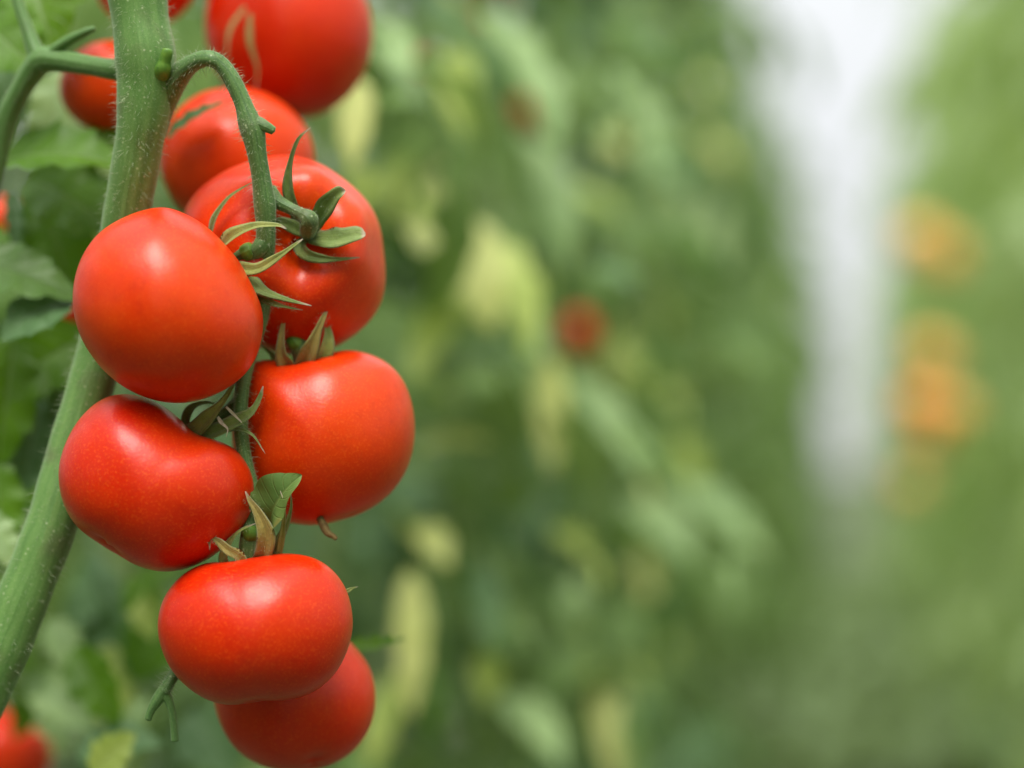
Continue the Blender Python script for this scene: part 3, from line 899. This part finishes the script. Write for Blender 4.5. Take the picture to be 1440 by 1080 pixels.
make_tomato('big blurred red tomato high on the truss behind, its lower side in shade', ring(407, 46, 118, 121, 1, 0.02), 1.03, (-0.15, 0.9, 0.25), M_T, sub=5,
    sepals=[
        ([(345, 10, .994), (325, 40, .992), (320, 75, .99), (328, 110, .99)], 7, M_SEPB, dict(nrm=(-.5, 0, .8))),
        ([(352, 20, .992), (352, 60, .99), (362, 95, .99), (360, 128, .99)], 8, M_SEPB, dict(nrm=(-.2, 0, 1))),
    ], dimple=0.2)
make_tomato('soft-focus red tomato crossed by the arching truss stalk', ring(333, 224, 107, 103, 2, 0.02), 0.985, (-0.2, 0.8, 0.5), M_TO, sub=5, dimple=0.12)
make_tomato('red tomato peeping out between thick stem and leaf stalk', ring(163, 123, 79, 65, 3, 0.015), 1.0, (0.3, 0.8, 0.4), M_TO, sub=5, dimple=0.12)
make_tomato('deep red tomato behind the top of the thick stem', ring(205, -28, 72, 66, 4, 0.02), 1.02, (0, -0.3, -0.9), M_TD, sub=5, dimple=0.1)
make_tomato('blurred red tomato low beside the foot of the thick stem', ring(2, 1066, 72, 66, 5, 0.02), 1.2, (0.2, 0.9, 0.3), M_T, sub=5)
make_tomato('orange tomato glimpsed through leaves left of the bright leaf', ring(8, 310, 34, 32, 6), 1.12, (0, 0.8, 0.4), M_TO, sub=4)
make_tomato('orange tomato sliver seen through a gap in the bright leaf', ring(80, 384, 30, 28, 7), 1.10, (0, 0.8, 0.4), M_TO, sub=4)
make_tomato('shaded red tomato behind the leaf beside the egg-shaped tomato', ring(112, 446, 32, 30, 8), 1.06, (0, 0.8, 0.4), M_TD, sub=4)
make_tomato('small blurred red tomato hanging high in the row behind', ring(748, 155, 26, 26, 9), 1.9, (0, 0.9, 0.3), M_T, sub=4)
make_tomato('blurred red tomato half way up the row behind, beside a pale leaf', ring(814, 470, 22, 30, 10), 2.1, (0, 0.9, 0.3), M_TO, sub=4)
make_tomato('dull red blurred tomato above the pale leaves at the top of the row', ring(692, 42, 26, 26, 11), 1.95, (0, 0.9, 0.3), M_TD, sub=4)
make_tomato('dark red blurred tomato in shade high in the row behind', ring(588, 100, 22, 24, 12), 1.9, (0, 0.9, 0.3), M_TD, sub=4)
for i, (px, py, dd, r, mt, lb) in enumerate([
    (1296, 338, 4.2, 31, M_TY, 'yellow-orange tomato highest on the row across the aisle'),
    (1326, 362, 4.3, 31, M_TY, 'yellow-orange tomato touching the highest one across the aisle'),
    (1312, 500, 4.2, 31, M_TY, 'yellow-orange tomato half way down the row across the aisle'),
    (1296, 572, 4.2, 31, M_TR, 'orange-red tomato low on the row across the aisle'),
    (1340, 582, 4.1, 31, M_TY, 'yellow-orange tomato beside the orange-red one across the aisle'),
    (1322, 618, 4.15, 31, M_TY, 'yellow-orange tomato below the orange-red one across the aisle'),
    (1282, 684, 5.2, 20, M_TY, 'lowest yellow-orange tomato on the row across the aisle'),
    (1232, 650, 10.5, 12, M_T, 'far red tomato at the end of the row across the aisle'),
]):
    make_tomato(lb, ring(px, py, r, r * 0.92, 20 + i), dd, (0, 0.9, 0.3), mt, sub=4)

# ------------------------------------------------------------------ the vine that carries the cluster
vine = empty('tomato_plant', P(-140, 2850, 0.93), label='thick hairy green tomato vine with arching truss stalk beside the ripe cluster', category='tomato plant')
vine.location.z = 0.0
STEM = [(200, -3300, .90, 26), (195, -1200, .895, 34), (188, -300, .89, 42), (190, -60, .888, 43.5), (196, 20, .888, 41), (204, 75, .888, 43), (206, 115, .889, 42), (200, 170, .890, 35.5),
        (193, 215, .893, 33.5), (184, 270, .897, 33), (174, 330, .902, 32.5), (161, 400, .906, 32), (146, 470, .908, 32), (128, 540, .908, 32.5), (103, 630, .906, 34),
        (78, 720, .903, 36), (45, 810, .901, 37), (4, 910, .90, 38), (-42, 1010, .90, 39), (-90, 1130, .90, 40), (-135, 1400, .90, 40), (-150, 2000, .91, 40), (-140, 2930, .93, 42)]
mb = MB(); tube(mb, STEM, 32, 260, rough=0.035, seed=5)
stem = world_part('stem', mb, M_STEM, vine)
vis = STEM[2:20]
mb = MB()
hairs(mb, vis, 3000, 0.0010, 0.0058, 0.00006, 21)
hairs(mb, vis, 8000, 0.0003, 0.0012, 0.00004, 22)
world_part('hair', mb, M_HAIR, stem, kind='stuff')

STALK = [(206, 230, .899, 14), (216, 180, .895, 19), (231, 138, .890, 21), (250, 108, .884, 17.5), (271, 89, .876, 13), (293, 82, .870, 11.5), (312, 92, .870, 12), (328, 115, .870, 12.5),
         (342, 145, .870, 12.5), (351, 172, .870, 17), (356, 186, .870, 17.5), (361, 215, .871, 13.5), (367, 250, .873, 13.5), (372, 285, .875, 15), (374, 315, .877, 13.5), (374, 342, .879, 13.5),
         (374, 370, .882, 11), (374, 405, .885, 11), (368, 440, .888, 11), (355, 490, .888, 10.5), (342, 535, .884, 10.5), (338, 590, .881, 10),
         (343, 635, .880, 9.5), (354, 680, .880, 9), (367, 715, .881, 9), (372, 760, .892, 9), (360, 820, .912, 9), (310, 890, .914, 9), (262, 930, .893, 8.5), (243, 952, .882, 8.5), (230, 974, .880, 9)]
mb = MB(); tube(mb, STALK, 20, 240, rough=0.06, seed=9)
stalk = world_part('truss_stalk', mb, M_STALK, vine)
mb = MB()
hairs(mb, STALK, 2000, 0.0008, 0.0048, 0.00006, 31)
hairs(mb, STALK, 5000, 0.0003, 0.0011, 0.00005, 32)
world_part('hair', mb, M_HAIR, stalk, kind='stuff')
for nm, pts, mt in [
    ('stalk_stub', [(348, 176, .870, 15), (362, 174, .869, 11), (374, 178, .868, 8), (385, 184, .868, 6)], M_STALK),
    ('stalk_tip', [(232, 968, .880, 8), (222, 984, .880, 8), (213, 998, .880, 6), (208, 1012, .880, 5)], M_STALK),
    ('stalk_tip', [(230, 974, .880, 8), (238, 988, .880, 6), (243, 1010, .880, 5), (245, 1030, .880, 5), (246, 1042, .880, 5.5)], M_STALK),
]:
    mb = MB(); tube(mb, pts, 12, 26, rough=0.12, seed=len(pts))
    o = world_part(nm, mb, mt, stalk)
mb = MB(); tube(mb, [(226, 108, .884, 13), (229, 98, .879, 12), (232, 86, .8775, 8.5), (235, 74, .8765, 8), (236, 70, .8765, 7)], 12, 24, rough=0.06, seed=2)
world_part('cut_stub', mb, M_KNOB, vine)

# leaf stalk to the left, forked
PET = [(190, 100, .900, 16), (160, 98, .905, 15), (125, 92, .912, 14.5), (90, 86, .918, 15.5), (62, 84, .922, 19), (45, 100, .925, 17), (28, 128, .928, 15.5), (10, 165, .932, 15), (-2, 215, .936, 14), (-14, 280, .94, 13)]
mb = MB(); tube(mb, PET, 18, 90, rough=0.04, seed=3)
pet = world_part('leaf_stalk', mb, M_PETI, vine)
mb = MB(); hairs(mb, PET, 700, 0.0005, 0.0025, 0.00004, 41); world_part('hair', mb, M_HAIR, pet, kind='stuff')
for nm, pts in [
    ('side_stalk', [(60, 90, .922, 15), (48, 68, .924, 12), (38, 40, .926, 9.5), (27, 8, .928, 8.5), (18, -30, .93, 8)]),
    ('side_stalk', [(62, 84, .921, 9), (80, 68, .918, 8.5), (100, 55, .915, 7.5), (120, 45, .913, 6), (133, 40, .912, 4)]),
]:
    mb = MB(); tube(mb, pts, 12, 30, rough=0.05, seed=len(nm)); world_part(nm, mb, M_PETI, pet)

# blades of the vine's own leaves
VL = [
    ((-60, 300, 1.16), (70, 470, 1.15), 170, (.1, .4, .9), M_LEAFD, .3, .1),
    ((-50, 500, 1.18), (60, 690, 1.17), 170, (.1, .4, .9), M_LEAFD, .3, .1),
    ((150, 560, 1.12), (20, 720, 1.1), 130, (.1, .4, .9), M_LEAF, .3, .1),
    ((-40, 830, 1.12), (40, 940, 1.1), 120, (.1, .4, .9), M_LEAF, .3, .1),
    # base, tip, width, facing, material, droop, fold
    ((40, -60, .97), (75, 70, .955), 150, (.1, -.3, .95), M_LEAF, .3, .1),
    ((-40, 20, .96), (60, 110, .95), 110, (.2, .3, .9), M_LEAF, .3, .2),
    ((-30, 40, .99), (30, 170, .985), 90, (.2, .5, .8), M_LEAFB, .3, .1),
    ((100, 95, 1.02), (60, 235, 1.01), 90, (.1, .3, .9), M_LEAFP, .3, .1),
    ((-5, 230, .965), (185, 240, .955), 110, (.1, .75, .65), M_LEAF, .55, .25),
    ((140, 170, .985), (165, 240, .98), 70, (.1, .3, .9), M_LEAF, .3, .2),
    ((40, 250, .99), (175, 330, .975), 120, (.1, .45, .85), M_LEAF, .35, .15),
    ((60, 270, 1.01), (105, 420, 1.0), 120, (-.1, .3, .9), M_LEAF, .25, .1),
    ((95, 300, 1.03), (140, 360, 1.02), 55, (.1, .4, .85), M_LEAFG, .2, .1),
    ((15, 270, 1.0), (20, 360, .99), 30, (.5, .2, .8), M_LEAFB, .15, .4),
    ((-60, 370, .955), (115, 425, .945), 90, (.1, .6, .75), M_LEAFD, .5, .15),
    ((105, 418, .95), (0, 480, .945), 85, (-.1, .6, .75), M_LEAFB, .6, .15),
    ((130, 470, .99), (-20, 560, .985), 110, (.1, .4, .9), M_LEAF, .3, .25),
    ((110, 460, 1.02), (60, 640, 1.01), 140, (.0, .3, .95), M_LEAFD, .2, .1),
    ((20, 480, .985), (-5, 660, .98), 90, (.3, .3, .9), M_LEAF, .35, .3),
    ((60, 560, 1.0), (30, 700, .99), 80, (.2, .4, .85), M_LEAFB, .3, .25),
    ((-10, 640, .98), (8, 790, .975), 70, (.3, .3, .9), M_LEAF, .25, .3),
    ((-30, 720, .96), (20, 800, .955), 60, (.2, .6, .7), M_LEAFP, .3, .2),
    ((105, 910, 1.06), (170, 1020, 1.05), 70, (-.3, .5, .8), M_LEAF, .5, .3),
    ((75, 870, 1.10), (105, 950, 1.09), 55, (.2, .3, .9), M_LEAFP, .3, .2),
    ((40, 950, 1.12), (130, 1030, 1.10), 70, (.0, .6, .8), M_LEAFP, .4, .15),
    ((110, 1060, 1.05), (230, 1050, 1.04), 80, (.0, .8, .55), M_LEAFB, .4, .2),
    ((190, 820, 1.12), (215, 900, 1.11), 55, (.2, .4, .9), M_LEAFG, .3, .2),
    ((235, 860, 1.15), (190, 960, 1.14), 90, (.1, .4, .9), M_LEAF, .3, .2),
    ((150, 800, 1.18), (90, 900, 1.17), 50, (.1, .5, .85), M_LEAFB, .3, .2),
    ((485, 905, .985), (572, 898, .965), 34, (.0, .8, .55), M_LEAF, -.35, .3),
    ((235, 195, .955), (318, 143, .945), 30, (-.2, .7, .65), M_LEAFB, .2, .5),
    ((270, 1000, 1.15), (330, 1090, 1.14), 110, (.1, .5, .85), M_LEAFB, .3, .2),
    ((130, 1090, 1.0), (190, 1030, 1.0), 60, (.1, .5, .85), M_LEAFG, .3, .2),
]
gv = np.random.default_rng(91)
for q in range(20):       # crowded leaflets low behind the cluster
    x, y, dd = gv.uniform(40, 330), gv.uniform(770, 1060), gv.uniform(1.06, 1.22)
    ln, an = gv.uniform(60, 120), gv.normal(0.1, 0.7)
    VL.append(((x, y, dd), (x + ln * math.sin(an), y + ln * math.cos(an), dd - 0.01), ln * gv.uniform(0.3, 0.5), (gv.normal(0, .3), gv.uniform(.3, .9), .7),
               (M_LEAF, M_LEAFP, M_LEAFB, M_LEAF, M_LEAFG)[q % 5], gv.uniform(.2, .7), gv.uniform(-.2, .5)))
for q in range(16):       # and to the left of the thick stem
    x, y, dd = gv.uniform(-20, 140), gv.uniform(120, 640), gv.uniform(1.0, 1.1)
    ln, an = gv.uniform(70, 130), gv.normal(0.1, 0.8)
    VL.append(((x, y, dd), (x + ln * math.sin(an), y + ln * math.cos(an), dd - 0.01), ln * gv.uniform(0.3, 0.5), (gv.normal(0, .3), gv.uniform(.3, .9), .7),
               (M_LEAF, M_LEAFD, M_LEAF, M_LEAFB)[q % 4], gv.uniform(.2, .7), gv.uniform(-.2, .5)))
for i, (b, t, wd, nr, mt, dr, fo) in enumerate(VL):
    b = (b[0], b[1], b[2] + 0.01 * (b[0] < 200)); t = (t[0], t[1], t[2] + 0.01 * (b[0] < 200))
    mb = MB(); leaf_px(mb, b, t, wd, nr, ny=36, nx=9, seed=40 + i, droop=dr, fold=fo, ripple=0.022, lobes=4, serr=0.26)
    world_part('leaf', mb, mt, vine)

# small cupped leaf on the truss and the withered flower remnant under the broad tomato
mb = MB()
leaf_px(mb, (380, 734, .876), (424, 668, .869), 74, (-.45, .25, .85), ny=24, nx=8, seed=5, droop=.75, fold=.55, ripple=.06, lobes=2, serr=.06)
world_part('leaf', mb, leaf_mat('bract_leaf', (.10, .19, .045), (.17, .25, .07), (.12, .19, .055), (.17, .25, .07), .15, spot=(.20, .13, .04)), vine)
rem = MB(); tube(rem, [(450, 728, .892, 5), (457, 742, .890, 5.5), (462, 750, .889, 4.5), (469, 754, .889, 3.5), (473, 758, .889, 3.5)], 8, 22, rough=.25, seed=4)
tom3 = [o for o in COL.objects if o.name.startswith('tomato') and o.get('label', '').startswith('broad')][0]
world_part('flower_remnant', rem, M_BROWN, tom3)
